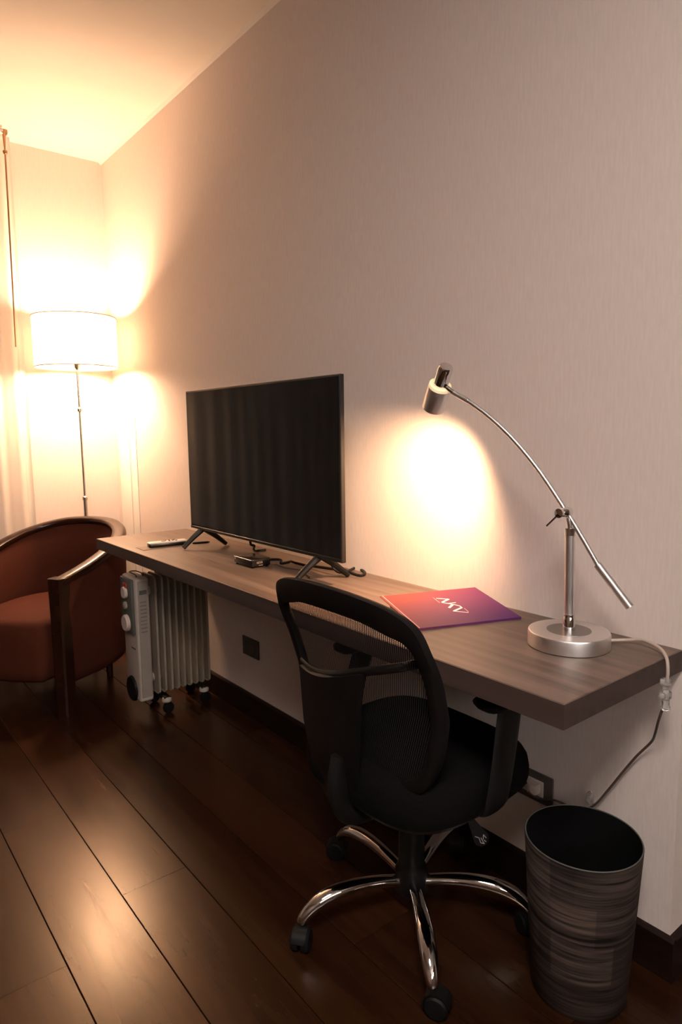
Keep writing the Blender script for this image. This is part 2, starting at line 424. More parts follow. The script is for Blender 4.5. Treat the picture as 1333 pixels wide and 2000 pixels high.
# floor planks, each one a piece
PW = 0.1834; X0 = -0.844; LEN = 1.29
seams = {0: 1.641, -1: 2.146, -2: 1.492}
def plank(x0, x1, y0, y1):
    e = 0.0008; c = 0.0011
    x0 += e; x1 -= e; y0 += e*0.6; y1 -= e*0.6
    prof = [(x0, -0.012), (x0, -c), (x0+c, 0), (x1-c, 0), (x1, -c), (x1, -0.012)]
    g = G(); g.rings([[(x, y, z) for x, z in prof] for y in (y0, y1)])
    return g.obj('plank', M['plank'], fl, smooth=0)
k0 = math.floor((XL-X0)/PW); k1 = math.ceil((XR-X0)/PW)
rnd = random.Random(3)
for k in range(k0, k1):
    xa, xb = max(XL, X0+k*PW), min(XR, X0+(k+1)*PW)
    if xb-xa < 0.02: continue
    ymax = YF if xa < 0.05 else YC
    s = seams.get(k, rnd.uniform(0, LEN))
    y = YB + ((s-YB) % LEN) - LEN
    while y < ymax-0.01:
        ya, yb = max(YB, y), min(ymax, y+LEN)
        if yb-ya > 0.02: plank(xa, xb, ya, yb)
        y += LEN

# ------------------------------------------------------------------ ceiling fill lamp, added out of view to light the room
CLX, CLY = -1.70, -0.30
clt = thing('added_ceiling_fill', 'added round white fill lamp on the ceiling, out of view', 'ceiling light', (CLX, CLY, CEIL-0.07))
G().lathe([(0.001, 0), (0.36, 0), (0.36, -0.045), (0.345, -0.05), (0.345, -0.02), (0.001, -0.02)], (CLX, CLY, CEIL), seg=48).obj('housing', M['white'], clt)
M['diffuser'] = mat('added_fill_diffuser', (0.8, 0.78, 0.75), 0.5, var=0.0, emis=((1.0, 0.90, 0.84), 3.0))
G().lathe([(0.001, -0.024), (0.343, -0.024), (0.343, -0.050), (0.30, -0.058), (0.001, -0.064)], (CLX, CLY, CEIL), seg=48).obj('diffuser', M['diffuser'], clt)
cl_d = bpy.data.lights.new('ceiling_fill_light', 'AREA'); cl_d.shape = 'DISK'; cl_d.size = 0.68; cl_d.energy = CEILING_FILL_W; cl_d.color = (1.0, 0.89, 0.83)
cl_o = bpy.data.objects.new('ceiling_fill_light', cl_d); COL.objects.link(cl_o); cl_o.parent = clt; cl_o.location = (0, 0, 0.002)

# ------------------------------------------------------------------ wall-hung desk
DX, YR, YL, DZ = 0.431, 0.610, 2.947, 0.75
DT = 0.046
desk = thing('wall_desk', 'long grey-brown wooden desk slab fixed along the wall, no legs', 'desk', (-DX/2, (YR+YL)/2, DZ-DT))
G().box((-DX+0.002, YR+0.002, DZ-DT), (-0.0005, YL-0.002, DZ), 0.0015).obj('desktop', M['desk'], desk, smooth=0)
G().box((-DX, YR+0.002, DZ-DT+0.0005), (-DX+0.002, YL-0.002, DZ-0.0008)).obj('front_edge_band', M['deskedge'], desk, smooth=0)
G().box((-DX, YR, DZ-DT+0.0005), (-0.0005, YR+0.002, DZ-0.0008)).obj('end_edge_band', M['deskedge'], desk, smooth=0)
G().box((-0.025, YR+0.10, DZ-DT-0.04), (-0.0005, YL-0.10, DZ-DT), 0.002).obj('wall_cleat', M['deskedge'], desk, smooth=0)

# ------------------------------------------------------------------ curtain, track and wand
CXR = -0.485
g = G(); rows = []
nx = 520; xs = [CXR-(2.3)*i/nx for i in range(nx+1)]
rc = random.Random(5); ph = [rc.uniform(0, 6.3) for _ in range(4)]
def cy(x, z):
    s = CXR-x; a = 0.022+0.006*math.sin(3.1*s+ph[0])
    f = math.sin(2*PI*s/0.105+ph[1]+0.9*math.sin(2*PI*s/0.61+ph[2])+0.15*z)
    return 3.712-a*f*(0.75+0.25*(2.66-z)/2.6)
zs = [0.02, 0.5, 1.0, 1.5, 2.0, 2.4, 2.655]
for z in zs: rows.append([(x, cy(x, z), z) for x in xs])
g.grid(rows)
cur = thing('sheer_curtain', 'white sheer full-length curtain hanging in folds on the far wall', 'curtain', (-1.6, 3.712, 0.0))
g.obj('curtain_cloth', M['curtain'], cur, smooth=180)
g = G(); xs2 = [CXR+0.001-0.028*i/6 for i in range(7)]
g.grid([[(x, cy(x, z)-0.003, z) for x in xs2] for z in zs])
g.obj('side_hem', M['hem'], cur, smooth=180)
tr = thing('curtain_track', 'slim bronze curtain track on the ceiling above the sheer curtain', 'curtain track', (-1.6, 3.70, 2.655))
G().box((CXR-2.35, 3.690, 2.657), (CXR-0.030, 3.735, CEIL), 0.003).obj('rail', M['white'], tr, smooth=0)
G().box((CXR-0.030, 3.688, 2.655), (CXR-0.012, 3.737, CEIL), 0.004, 2).obj('end_cap', M['brass'], tr)
wd = thing('curtain_wand', 'thin bronze wand hanging down in front of the sheer curtain', 'curtain wand', (-0.52, 3.66, 1.64))
wt = Vector((-0.523, 3.655, 2.625)); wbm = Vector((-0.537, 3.655, 1.640))
G().tube([wt+Vector((0, 0, 0.02)), wt, wt-Vector((0, 0, 0.035)), wt-Vector((0, 0, 0.06))], [0.004, 0.007, 0.005, 0.003], 10).obj('hook', M['brass'], wd)
G().tube([wt+Vector((0, 0.003, 0.020)), wt+Vector((0, 0.030, 0.034))], 0.003, 8).obj('carrier_arm', M['brass'], wd)
G().lathe([(0.002, 0.010), (0.010, 0.006), (0.011, 0), (0.008, -0.008), (0.003, -0.012)], wt-Vector((0, 0, 0.068)), seg=16).obj('knob', M['brass'], wd)
G().tube([wt-Vector((0, 0, 0.075)), wbm], [0.0042, 0.0036], 10).obj('rod', M['brass'], wd)

# ------------------------------------------------------------------ floor lamp
LX, LY = -0.268, 3.585
lamp = thing('floor_lamp', 'tall floor lamp with lit cream drum shade behind the armchair', 'lamp', (LX, LY, 0))
G().lathe([(0.001, 0), (0.13, 0), (0.132, 0.008), (0.128, 0.018), (0.03, 0.024), (0.012, 0.04)], (LX, LY, 0), seg=40).obj('base', M['steel'], lamp)
zb, zt = 1.545, 1.795
G().tube([(LX, LY, 0.03), (LX, LY, 0.87)], 0.0105, 12).obj('lower_pole', M['steel'], lamp)
G().tube([(LX, LY, 0.87), (LX, LY, 1.54)], 0.0065, 12).obj('upper_pole', M['steel'], lamp)
for z in (0.87, 1.33):
    G().lathe([(0.008, -0.012), (0.014, -0.008), (0.014, 0.006), (0.008, 0.012)], (LX, LY, z), seg=16).obj('collar', M['steel'], lamp)
SR = 0.203
sh = G().lathe([(SR, 0), (SR, 0.25), (SR-0.0015, 0.25), (SR-0.0015, 0)], (LX, LY, zb), seg=72, loop=True).obj('drum_shade', M['shade'], lamp)
for z in (zb, zt):
    G().tube([(LX+SR*math.cos(a), LY+SR*math.sin(a), z) for a in [2*PI*k/72 for k in range(72)]], 0.0019, 6, closed=True).obj('shade_ring', M['card'], sh)
for k in range(3):
    a = 2*PI*k/3+0.4
    G().tube([(LX+0.02*math.cos(a), LY+0.02*math.sin(a), zb+0.030), (LX+(SR-0.003)*math.cos(a), LY+(SR-0.003)*math.sin(a), zb+0.02)], 0.0018, 6).obj('spider_arm', M['steel'], lamp)
G().lathe([(0.008, 0), (0.016, 0.01), (0.016, 0.05), (0.010, 0.055)], (LX, LY, 1.535), seg=16).obj('socket', M['steel'], lamp)
G().lathe([(0.010, 0), (0.018, 0.02), (0.027, 0.045), (0.025, 0.065), (0.012, 0.082), (0.001, 0.086)], (LX, LY, 1.588), seg=20).obj('bulb', M['bulb'], lamp)
ld = bpy.data.lights.new('floor_lamp_light', 'POINT'); ld.energy = FLOOR_LAMP_W; ld.color = WARM; ld.shadow_soft_size = 0.08
lo = bpy.data.objects.new('floor_lamp_light', ld); COL.objects.link(lo); lo.parent = lamp; lo.location = (0, 0, 1.635)

# ------------------------------------------------------------------ armchair
AF = Vector((0.834, 0.552, 0)); AL = Vector((0.552, -0.834, 0)); AM = Vector((-0.755, 3.150, 0))
arm = thing('tub_armchair', 'rust brown tub armchair with dark glossy wooden rail beside the curtain', 'armchair', tuple(AM+AF*0.28))
def ap(u, v, z): return AM+AL*u+AF*v+Vector((0, 0, z))
half = [(0.272, -0.01, 0.602), (0.300, 0.14, 0.645), (0.305, 0.29, 0.694), (0.262, 0.43, 0.740), (0.150, 0.53, 0.775)]
loop = [(u, v, z) for u, v, z in half] + [(0, 0.562, 0.785)] + [(-u, v, z) for u, v, z in reversed(half)]
path = catmull([Vector(p) for p in loop], 7)
def frames(path):
    out = []
    for i, p in enumerate(path):
        d = path[min(len(path)-1, i+1)]-path[max(0, i-1)]; d.z = 0; d.normalize()
        n = Vector((d.y, -d.x, 0))
        if n.dot(Vector((p.x, p.y-0.2, 0))) < 0: n = -n
        out.append((p, n))
    return out
fr = frames(path)
# rail: rounded flat section
rings = []
for p, n in fr:
    sec = []
    for k in range(14):
        a = 2*PI*k/14; cx, cz = math.cos(a), math.sin(a)
        cx = math.copysign(abs(cx)**0.7, cx)*0.034; cz = math.copysign(abs(cz)**0.7, cz)*0.020
        q = p+n*(cx+0.004)+Vector((0, 0, cz-0.018)); sec.append(ap(q.x, q.y, q.z))
    rings.append(sec)
G().rings(rings).obj('top_rail', M['chairwood'], arm)
# upholstered shell: outer face, inner face
def shell(o0, o1, zfun, name):
    rings = []
    for p, n in fr:
        zt_ = p.z-0.030; zb_ = 0.125
        sec = [(0.026, zt_), (0.030, zt_-0.10), (0.026, (zt_+zb_)/2), (0.014, zb_+0.05), (0.002, zb_+0.012), (-0.014, zb_), (-0.05, zb_+0.004), (-0.055, 0.36), (-0.050, 0.50), (-0.034, zt_-0.05), (-0.020, zt_)]
        rings.append([ap(*(p.xy+n.xy*s), z) for s, z in sec])
    return G().rings(rings).obj(name, M['rust'], arm, smooth=60)
shell(0, 0, None, 'back_shell')
# seat cushion with bowed front
g = G(); rows = []
def seat_out(t):   # plan outline half inside the shell
    return t
pl_in = [(p.xy - n.xy*0.062) for p, n in fr if True]
pl_in = [Vector((a.x*0.985, a.y)) for a in pl_in]
front = [Vector((u, -0.055-0.045*(1-(u/0.215)**2))) for u in np.linspace(-0.205, 0.205, 13)]
outl = [Vector(p) for p in pl_in if p.y > 0.03]+front
cen = Vector((0, 0.2))
lv = [(0.94, 0.150), (0.985, 0.165), (1.0, 0.20), (1.0, 0.345), (0.985, 0.385), (0.95, 0.408), (0.85, 0.420), (0.5, 0.428), (0.1, 0.430)]
G().rings([[ap(cen.x+(p.x-cen.x)*s, cen.y+(p.y-cen.y)*s, z) for p in outl] for s, z in lv]).obj('seat_cushion', M['rust'], arm, smooth=70)
# front posts: dark slabs from floor to rail
for s in (1, -1):
    sec = [(0.245, 0.300, 0.0, 0.9), (0.242, 0.304, 0.12, 1), (0.240, 0.306, 0.40, 1), (0.238, 0.308, 0.604, 1)]
    rings = []
    for u0_, u1_, z, k in sec:
        v0, v1 = -0.035*k, 0.022*k
        rings.append([ap(s*u0_, v0+0.006, z), ap(s*(u0_+0.008), v0, z), ap(s*(u1_-0.008), v0, z), ap(s*u1_, v0+0.006, z), ap(s*u1_, v1, z), ap(s*u0_, v1, z)])
    G().rings(rings).obj('front_post', M['chairwood'], arm, smooth=30)
for s in (1, -1):
    G().tube([ap(s*0.16, 0.44, 0.0), ap(s*0.165, 0.43, 0.135)], [0.015, 0.022], 10).obj('rear_leg', M['chairwood'], arm)

# ------------------------------------------------------------------ oil radiator
HX0, HX1, HY0, HY1, HZ0, HZ1 = -0.382, -0.045, 2.644, 2.800, 0.075, 0.612
ht = thing('oil_radiator', 'ivory oil-filled radiator on castors under the desk end', 'radiator', ((HX0+HX1)/2, (HY0+HY1)/2, 0))
hb = G().box((HX0, HY0, HZ0), (HX0+0.060, HY1, HZ1), 0.012, 3).obj('control_housing', M['heatwhite'], ht)
# grey recessed side panel with a grip and vents
sp = G().box((HX0+0.008, HY0-0.002, HZ0+0.02), (HX0+0.052, HY0+0.004, HZ1-0.014), 0.002).obj('side_panel', M['heatpanel'], hb)
G().box((HX0+0.014, HY0-0.005, HZ1-0.070), (HX0+0.046, HY0-0.001, HZ1-0.052), 0.0015).obj('badge', M['heatgrey'], sp)
for k in range(9):
    z = HZ1-0.105-k*0.016
    G().box((HX0+0.016, HY0-0.0035, z), (HX0+0.044, HY0-0.001, z+0.006), 0.001).obj('vent_slot', M['heatslot'], sp, smooth=0)
# control panel on the end facing the room
cp = G().box((HX0-0.012, HY0+0.020, HZ1-0.245), (HX0+0.003, HY1-0.012, HZ1-0.008), 0.005, 2).obj('control_panel', M['heatgrey'], hb)
cyh = (HY0+HY1)/2+0.006
G().box((HX0-0.017, cyh-0.017, HZ1-0.052), (HX0-0.010, cyh+0.017, HZ1-0.028), 0.004, 2).obj('power_switch', M['red'], cp)
G().lathe([(0.026, 0), (0.026, 0.010), (0.022, 0.014), (0.001, 0.014)], (HX0-0.010, cyh, HZ1-0.070), (-1, 0, 0), 20).obj('upper_dial', M['knob'], cp)
G().lathe([(0.016, 0), (0.016, 0.010), (0.012, 0.013), (0.001, 0.013)], (HX0-0.010, cyh, HZ1-0.125), (-1, 0, 0), 20).obj('small_dial', M['heatpanel'], cp)
G().lathe([(0.036, 0), (0.036, 0.012), (0.031, 0.017), (0.001, 0.017)], (HX0-0.010, cyh-0.006, HZ1-0.200), (-1, 0, 0), 24).obj('thermostat_dial', M['knob'], cp)
G().box((HX0-0.0015, HY0+0.030, 0.300), (HX0+0.001, HY0+0.075, 0.308), 0.0005).obj('nameplate', M['heatgrey'], hb, smooth=0)
G().lathe([(0.001, 0), (0.050, 0), (0.055, 0.006), (0.055, 0.012), (0.001, 0.012)], (HX0-0.010, HY1-0.072, 0.118), (1, 0, 0), 28).obj('cord_reel', M['black'], hb)
# wire cord rest on top
G().tube(catmull([(HX0+0.018, HY0+0.030, HZ1), (HX0+0.016, HY0+0.034, HZ1+0.010), (HX0+0.016, HY0+0.100, HZ1+0.012), (HX0+0.045, HY0+0.105, HZ1+0.011), (HX0+0.048, HY0+0.040, HZ1+0.010), (HX0+0.046, HY0+0.030, HZ1)], 4), 0.0025, 6).obj('top_handle', M['heatgrey'], hb)
# nine fins
NF = 9; pitch = (HX1-(HX0+0.060)-0.012)/NF
def fin():
    g = G(); z0, z1 = HZ0+0.012, HZ1-0.004; y0, y1 = HY0+0.006, HY1-0.006
    def prof(w):   # rounded plate outline in y-z
        pts = []; r = 0.022
        for cy_, cz_, a0 in ((y1-r, z0+r, -90), (y1-r, z1-r, 0), (y0+r, z1-r, 90), (y0+r, z0+r, 180)):
            for j in range(4):
                a = math.radians(a0+30*j); pts.append((cy_+(r-w)*math.cos(a), cz_+(r-w)*math.sin(a)))
        return pts
    secs = [(-0.0015, 0.004), (-0.0045, 0.0035), (-0.0050, 0.001), (-0.0040, 0.0), (0.0040, 0.0), (0.0050, 0.001), (0.0045, 0.0035), (0.0015, 0.004)]
    g.rings([[(x, y, z) for y, z in prof(w)] for x, w in secs])
    return g
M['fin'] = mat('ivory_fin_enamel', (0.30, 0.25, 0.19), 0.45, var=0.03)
for k in range(NF):
    x = HX0+0.060+pitch*(k+1)
    if k == 0:
        f0 = fin().obj('fin', M['fin'], None, smooth=30); me = f0.data
        for v in me.vertices: v.co -= Vector(((HX0+HX1)/2, (HY0+HY1)/2, 0))
        f0.parent = ht; f0.location = (x, 0, 0)
    else:
        f1 = f0.copy(); COL.objects.link(f1); f1.location = (x, 0, 0)
    # hollow boss joining the fins
for z in (HZ0+0.075, HZ1-0.075):
    G().tube([(HX0+0.05, (HY0+HY1)/2, z), (HX1-0.005, (HY0+HY1)/2, z)], 0.020, 18).obj('oil_tube', M['heatwhite'], ht)
for x in (HX0+0.115, HX1-0.045):
    br = G().box((x-0.016, HY0-0.012, 0.058), (x+0.016, HY1+0.012, 0.078), 0.003).obj('foot_bar', M['black'], ht)
    for y in (HY0+0.002, HY1-0.002):
        G().lathe([(0.014, -0.012), (0.021, -0.006), (0.022, 0.004), (0.018, 0.012), (0.004, 0.016)], (x, y, 0.062), seg=18).obj('castor_cap', M['heatwhite'], br)
        G().lathe([(0.001, -0.011), (0.021, -0.011), (0.024, -0.006), (0.024, 0.006), (0.021, 0.011), (0.001, 0.011)], (x+0.006, y, 0.0245), (0, 1, 0), 20).obj('castor_wheel', M['rubber'], br)

# ------------------------------------------------------------------ television
TX, TY0, TY1, TZ0, TZ1 = -0.200, 1.497, 2.480, 0.826, 1.371
tv = thing('television', 'large flat black television on two splayed feet standing on the desk', 'television', (TX+0.02, (TY0+TY1)/2, DZ))
G().box((TX, TY0, TZ0), (TX+0.016, TY1, TZ1), 0.002).obj('casing', M['bezel'], tv, smooth=30)
G().box((TX-0.0012, TY0+0.007, TZ0+0.012), (TX+0.002, TY1-0.007, TZ1-0.007)).obj('screen', M['screen'], tv, smooth=0)
G().box((TX-0.0016, TY0+0.002, TZ0+0.001), (TX+0.001, TY1-0.002, TZ0+0.011), 0.0006).obj('lower_bezel', M['blackgloss'], tv, smooth=0)
bk = G().box((TX+0.014, TY0+0.06, TZ0+0.015), (TX+0.058, TY1-0.06, TZ0+0.33), 0.012, 2).obj('back_housing', M['black'], tv)
G().box((TX+0.058, (TY0+TY1)/2-0.10, TZ0+0.12), (TX+0.060, (TY0+TY1)/2+0.10, TZ0+0.22), 0.0005).obj('rating_plate', M['heatpanel'], bk, smooth=0)
def tv_foot(y, dy):
    ap_ = Vector((TX+0.018, y, TZ0+0.004))
    g = G()
    for tx, ty in ((-0.085, dy[0]), (0.092, dy[1])):
        end = Vector((TX+0.018+tx, y+ty, DZ+0.0075))
        mid = ap_.lerp(end, 0.5)+Vector((0, 0, 0.003))
        pts = catmull([ap_, mid, end], 6)
        g.tube(pts, [0.017-0.006*i/(len(pts)-1) for i in range(len(pts))], 8, sx=0.75, sy=0.85, up=(0, 1, 0))
    g.box(ap_-Vector((0.014, 0.016, 0.010)), ap_+Vector((0.014, 0.016, 0.012)), 0.004)
    return g.obj('foot', M['black'], tv)
tv_foot(2.405, (0.012, -0.012))
tv_foot(1.625, (0.020, -0.020))

# small set-top box with its cables
bx = thing('set_top_box', 'small black set-top box on the desk in front of the television', 'set-top box', (-0.213, 1.982, DZ))
sb = G().box((-0.252, 1.920, DZ+0.005), (-0.178, 2.045, DZ+0.031), 0.004, 2).obj('case', M['blackgloss'], bx)
G().box((-0.2535, 1.924, DZ+0.0275), (-0.2505, 2.041, DZ+0.0295), 0.0006).obj('trim_line', M['alu'], sb, smooth=0)
G().box((-0.2532, 2.030, DZ+0.018), (-0.2515, 2.038, DZ+0.027), 0.0005).obj('ir_window', M['heatpanel'], sb, smooth=0)
for x in (-0.243, -0.187):
    for y in (1.930, 2.035):
        G().lathe([(0.005, 0), (0.006, 0.006), (0.001, 0.0065)], (x, y, DZ), seg=10).obj('rubber_foot', M['rubber'], bx)
def text_mesh(txt, size, m4, m, parent, name='lettering', squash=1.0, extrude=0.0002, shear=0.0):
    cu = bpy.data.curves.new('t', 'FONT'); cu.body = txt; cu.size = size; cu.extrude = extrude
    cu.align_x = 'CENTER'; cu.align_y = 'CENTER'; cu.shear = shear
    to = bpy.data.objects.new('t', cu); COL.objects.link(to)
    dg = bpy.context.evaluated_depsgraph_get(); dg.update()
    me = bpy.data.meshes.new_from_object(to.evaluated_get(dg)); bpy.data.objects.remove(to)
    off = Vector(parent['_w'])
    for v in me.vertices: v.co = (m4 @ Vector((v.co.x*squash, v.co.y, v.co.z)))-off
    me.materials.clear(); me.materials.append(m); me.name = name
    o = bpy.data.objects.new(name, me); COL.objects.link(o); o.parent = parent; o['_w'] = tuple(off)
    return o
fm = Matrix(((1, 0, 0), (0, 0, -1), (0, 1, 0))).to_4x4(); fm.translation = Vector((-0.222, 1.9197, DZ+0.018))
M['dimprint'] = mat('dull_pink_print', (0.40, 0.28, 0.23), 0.6, var=0.03)
text_mesh('NOVA', 0.0115, fm, M['dimprint'], sb, squash=0.72)
G().box((-0.226, 1.9192, DZ+0.0085), (-0.210, 1.9200, DZ+0.0100)).obj('underline_print', M['dimprint'], sb, smooth=0)

def cable(name, label, cat, pts, r, m, n=8):
    g = G().tube(catmull(pts, n), r, 8)
    b = min((Vector(p) for p in pts), key=lambda q: q.z)
    return tag(g.obj(name, m, None, base=(b.x, b.y, b.z-r)), label, cat)
z = DZ+0.0045
cable('black_cable', 'thick black cable bunched between set-top box and television', 'cable',
      [(-0.176, 1.950, z+0.010), (-0.160, 1.935, z+0.014), (-0.150, 1.900, z+0.016), (-0.165, 1.875, z+0.010), (-0.150, 1.850, z+0.016), (-0.125, 1.875, z+0.012), (-0.135, 1.830, z+0.014), (-0.110, 1.800, z+0.006), (-0.085, 1.820, z), (-0.075, 1.78, z), (-0.060, 1.72, z)], 0.0045, M['black'])
cable('thin_cable', 'thin brown wire curling over the desk by the television foot', 'cable',
      [(-0.176, 1.935, z+0.004), (-0.155, 1.915, z-0.002), (-0.160, 1.86, z-0.002), (-0.145, 1.78, z-0.002), (-0.165, 1.73, z-0.002), (-0.185, 1.68, z-0.002), (-0.200, 1.66, z-0.002)], 0.0022, M['cordlow'])
cable('looped_cable', 'black power cable looping out behind the right television foot', 'cable',
      [(-0.125, 1.70, TZ0+0.060), (-0.110, 1.66, DZ+0.03), (-0.085, 1.635, z+0.006), unproj(695, 1109, 2, z), unproj(710, 1115, 2, z), unproj(713, 1121, 2, z), unproj(704, 1124, 2, z), unproj(690, 1120, 2, z), unproj(672, 1112, 2, z)], 0.0045, M['black'])
cable('sensor_lead', 'short black lead hanging below the television centre', 'cable',
      [unproj(489, 1058, 0, -0.178), unproj(491, 1064, 0, -0.172), unproj(497, 1066, 0, -0.160), unproj(496, 1073, 2, DZ+0.006), unproj(505, 1075, 2, DZ+0.005), unproj(520, 1074, 2, DZ+0.005)], 0.0045, M['black'])

# remote control, card and short black strip
rm = thing('remote_control', 'white and black remote control lying on the desk end', 'remote control', (-0.272, 2.560, DZ+0.0015))
ra, rb_ = Vector((-0.352, 2.562, 0)), Vector((-0.195, 2.540, 0)); rd = (rb_-ra).normalized(); rn = Vector((-rd.y, rd.x, 0))
def rbox(t0, t1, w, z0, z1, r=0.010):
    L = (rb_-ra).length; pts = []
    for (tt, ww, a0) in ((t1*L-r, w-r, 0), (t0*L+r, w-r, 90), (t0*L+r, -w+r, 180), (t1*L-r, -w+r, 270)):
        for j in range(5):
            a = math.radians(a0+22.5*j); pts.append(ra+rd*(tt+r*math.cos(a))+rn*(ww+r*math.sin(a)))
    c = ra.lerp(rb_, (t0+t1)/2)
    return G().rings([[c+(p-c)*s+Vector((0, 0, zz)) for p in pts] for s, zz in ((0.97, z0), (1, z0+0.002), (1, z1-0.002), (0.96, z1))])
rbox(0, 1, 0.021, DZ+0.0015, DZ+0.015).obj('lower_shell', M['blackgloss'], rm)
tp = rbox(0, 1, 0.0205, DZ+0.015, DZ+0.021).obj('upper_shell', M['remotewhite'], rm)
for t, o_, r in ((0.40, 0, 0.009), (0.47, 0.011, 0.004), (0.54, -0.010, 0.004), (0.56, 0.010, 0.004), (0.64, 0, 0.005), (0.70, 0.010, 0.004), (0.72, -0.009, 0.004)):
    c = ra.lerp(rb_, t)+rn*o_
    G().lathe([(r, 0), (r, 0.0028), (r*0.8, 0.0036), (0.0005, 0.0036)], (c.x, c.y, DZ+0.0205), seg=14).obj('button', M['card'] if r < 0.008 else M['heatpanel'], tp)
cd = G(); ca = [(-0.388, 2.600), (-0.392, 2.512), (-0.212, 2.503), (-0.208, 2.592)]
cd.prism([(x, y, DZ) for x, y in ca], (0, 0, 0.0012))
tag(cd.obj('card', M['card'], None, base=(-0.30, 2.55, DZ), smooth=0), 'thin tan card lying under the remote control', 'card')
tag(G().tube([(-0.178, 2.520, DZ+0.004), (-0.172, 2.517, DZ+0.004), (-0.118, 2.503, DZ+0.004), (-0.108, 2.500, DZ+0.004)], [0.002, 0.004, 0.004, 0.0015], 10).obj('black_strip', M['black'], None, base=(-0.143, 2.51, DZ)), 'short thin black strip lying behind the left television foot', 'strip')

# ------------------------------------------------------------------ folder with the hotel mark
F4 = Vector((-0.324, 1.066, DZ)); F3 = Vector((-0.064, 0.968, DZ))
F2 = Vector((-0.003, 1.165, DZ+0.034)); F1 = F2+(F4-F3)
fo = thing('folder', 'red and violet printed folder lying half open on the desk', 'folder', tuple((F4+F3+F1+F2)/4*1.0 - Vector((0, 0, 0.017))))
nrm = (F3-F4).cross(F1-F4).normalized()
dn = Vector((0, 0, 0.0012))
fb = [Vector((p.x, p.y, DZ)) for p in (F4, F3, F2-Vector((0.004, 0, 0)), F1-Vector((0.004, 0, 0)))]
G().prism(fb, dn).obj('back_cover', M['folder'], fo, smooth=0)
pg = []
for s in (0.02, 0.98): pass
g = G()
for k in range(4):
    q = [Vector((p.x, p.y, 0)) for p in (F4.lerp(F3, 0.06).lerp(F1.lerp(F2, 0.06), 0.07), F4.lerp(F3, 0.94).lerp(F1.lerp(F2, 0.94), 0.07), F4.lerp(F3, 0.94).lerp(F1.lerp(F2, 0.94), 0.9), F4.lerp(F3, 0.06).lerp(F1.lerp(F2, 0.06), 0.9))]
    zz = [DZ+0.0016+k*0.0008]*2+[DZ+0.0022+k*0.003]*2
    g.prism([Vector((p.x, p.y, z_)) for p, z_ in zip(q, zz)], (0, 0, 0.0004))
g.obj('inner_sheets', M['paper'], fo, smooth=0)
lift = Vector((0, 0, 0.0052))
fc = [F4+lift, F3+lift, F2, F1]
nrm = (fc[1]-fc[0]).cross(fc[3]-fc[0]).normalized()
front_cover = G().prism([p-nrm*0.0016 for p in fc], nrm*0.0016).obj('front_cover', M['folder'], fo, smooth=0)
G().prism([fc[0]+Vector((0, 0, -0.0042)), fc[1]+Vector((0, 0, -0.0042)), fc[1]-nrm*0.0016, fc[0]-nrm*0.0016], (0.0, 0.0012, 0)).obj('fold', M['folder'], fo, smooth=0)
# crease line near the spine and the mark, flat print on the cover
def on_cover(px, py, h=0.0004):
    d = fw*FPX+RT*(px-W/2)-UP*(py-H/2)
    t = (fc[0]-CAMP).dot(nrm)/d.dot(nrm)
    return CAMP+d*t+nrm*h
def stroke(pts, wpx, m, name):
    g = G()
    for a, b in zip(pts[:-1], pts[1:]):
        A, B = on_cover(*a), on_cover(*b); d = (B-A).normalized(); s = nrm.cross(d)*wpx
        g.prism([A-s, B-s, B+s, A+s], nrm*0.0002)
    return g.obj(name, m, front_cover, smooth=0)
s0, s1 = fc[0].lerp(fc[1], 0.026)+nrm*0.0003, fc[3].lerp(fc[2], 0.026)+nrm*0.0003
d_ = (fc[1]-fc[0]).normalized()*0.0014
G().prism([s0-d_, s0+d_, s1+d_, s1-d_], nrm*0.0002).obj('crease_line', M['pinkprint'], front_cover, smooth=0)
def zz(x, y): return (835+x/13.33, 1155+y/13.33)
for pts, w in (([(235, 185), (560, 208)], 0.0017), ([(560, 205), (385, 290)], 0.0030), ([(380, 292), (640, 338), (720, 352), (850, 385), (905, 428)], 0.0017), ([(560, 318), (745, 293)], 0.0017), ([(660, 352), (570, 432)], 0.0032), ([(905, 425), (690, 518)], 0.0030), ([(675, 518), (1078, 555)], 0.0016)):
    stroke([zz(*p) for p in pts], w, M['print'], 'mark_stroke')
for pts in ([(150, 165), (325, 300)], [(960, 440), (1075, 535)]):
    stroke([zz(*p) for p in pts], 0.0011, M['pinkprint'], 'small_print')

# ------------------------------------------------------------------ desk lamp
BX, BY = -0.150, 0.783
dl = thing('desk_lamp', 'silver adjustable desk lamp with curved arm and round base, lit', 'lamp', (BX, BY, DZ))
db = G().lathe([(0.001, 0), (0.082, 0), (0.085, 0.002), (0.085, 0.029), (0.0835, 0.0325), (0.081, 0.0335), (0.047, 0.0335), (0.001, 0.0335)], (BX, BY, DZ), seg=64).obj('base', M['alu'], dl)
G().lathe([(0.001, 0.0332), (0.046, 0.0332), (0.046, 0.0340), (0.001, 0.0340)], (BX, BY, DZ), seg=48).obj('base_disc', M['aludark'], db)
zt0 = DZ+0.034
G().lathe([(0.0125, 0), (0.0125, 0.026), (0.0112, 0.028), (0.0112, 0.034)], (BX, BY, zt0), seg=24).obj('lower_ferrule', M['chrome'], dl)
ptop = Vector((BX, BY+0.004, 0.990)); pb = Vector((BX, BY, zt0+0.030))
G().tube([pb, ptop], 0.0103, 20).obj('pole', M['alu'], dl)
G().tube([ptop-Vector((0, 0, 0.002)), ptop+Vector((0, 0, 0.013))], 0.0108, 20).obj('upper_ferrule', M['chrome'], dl)
piv = Vector((BX, 0.797, 1.036))
G().tube([ptop+Vector((0, 0, 0.012)), Vector((BX, 0.792, 1.024))], 0.0055, 14).obj('neck', M['chrome'], dl)
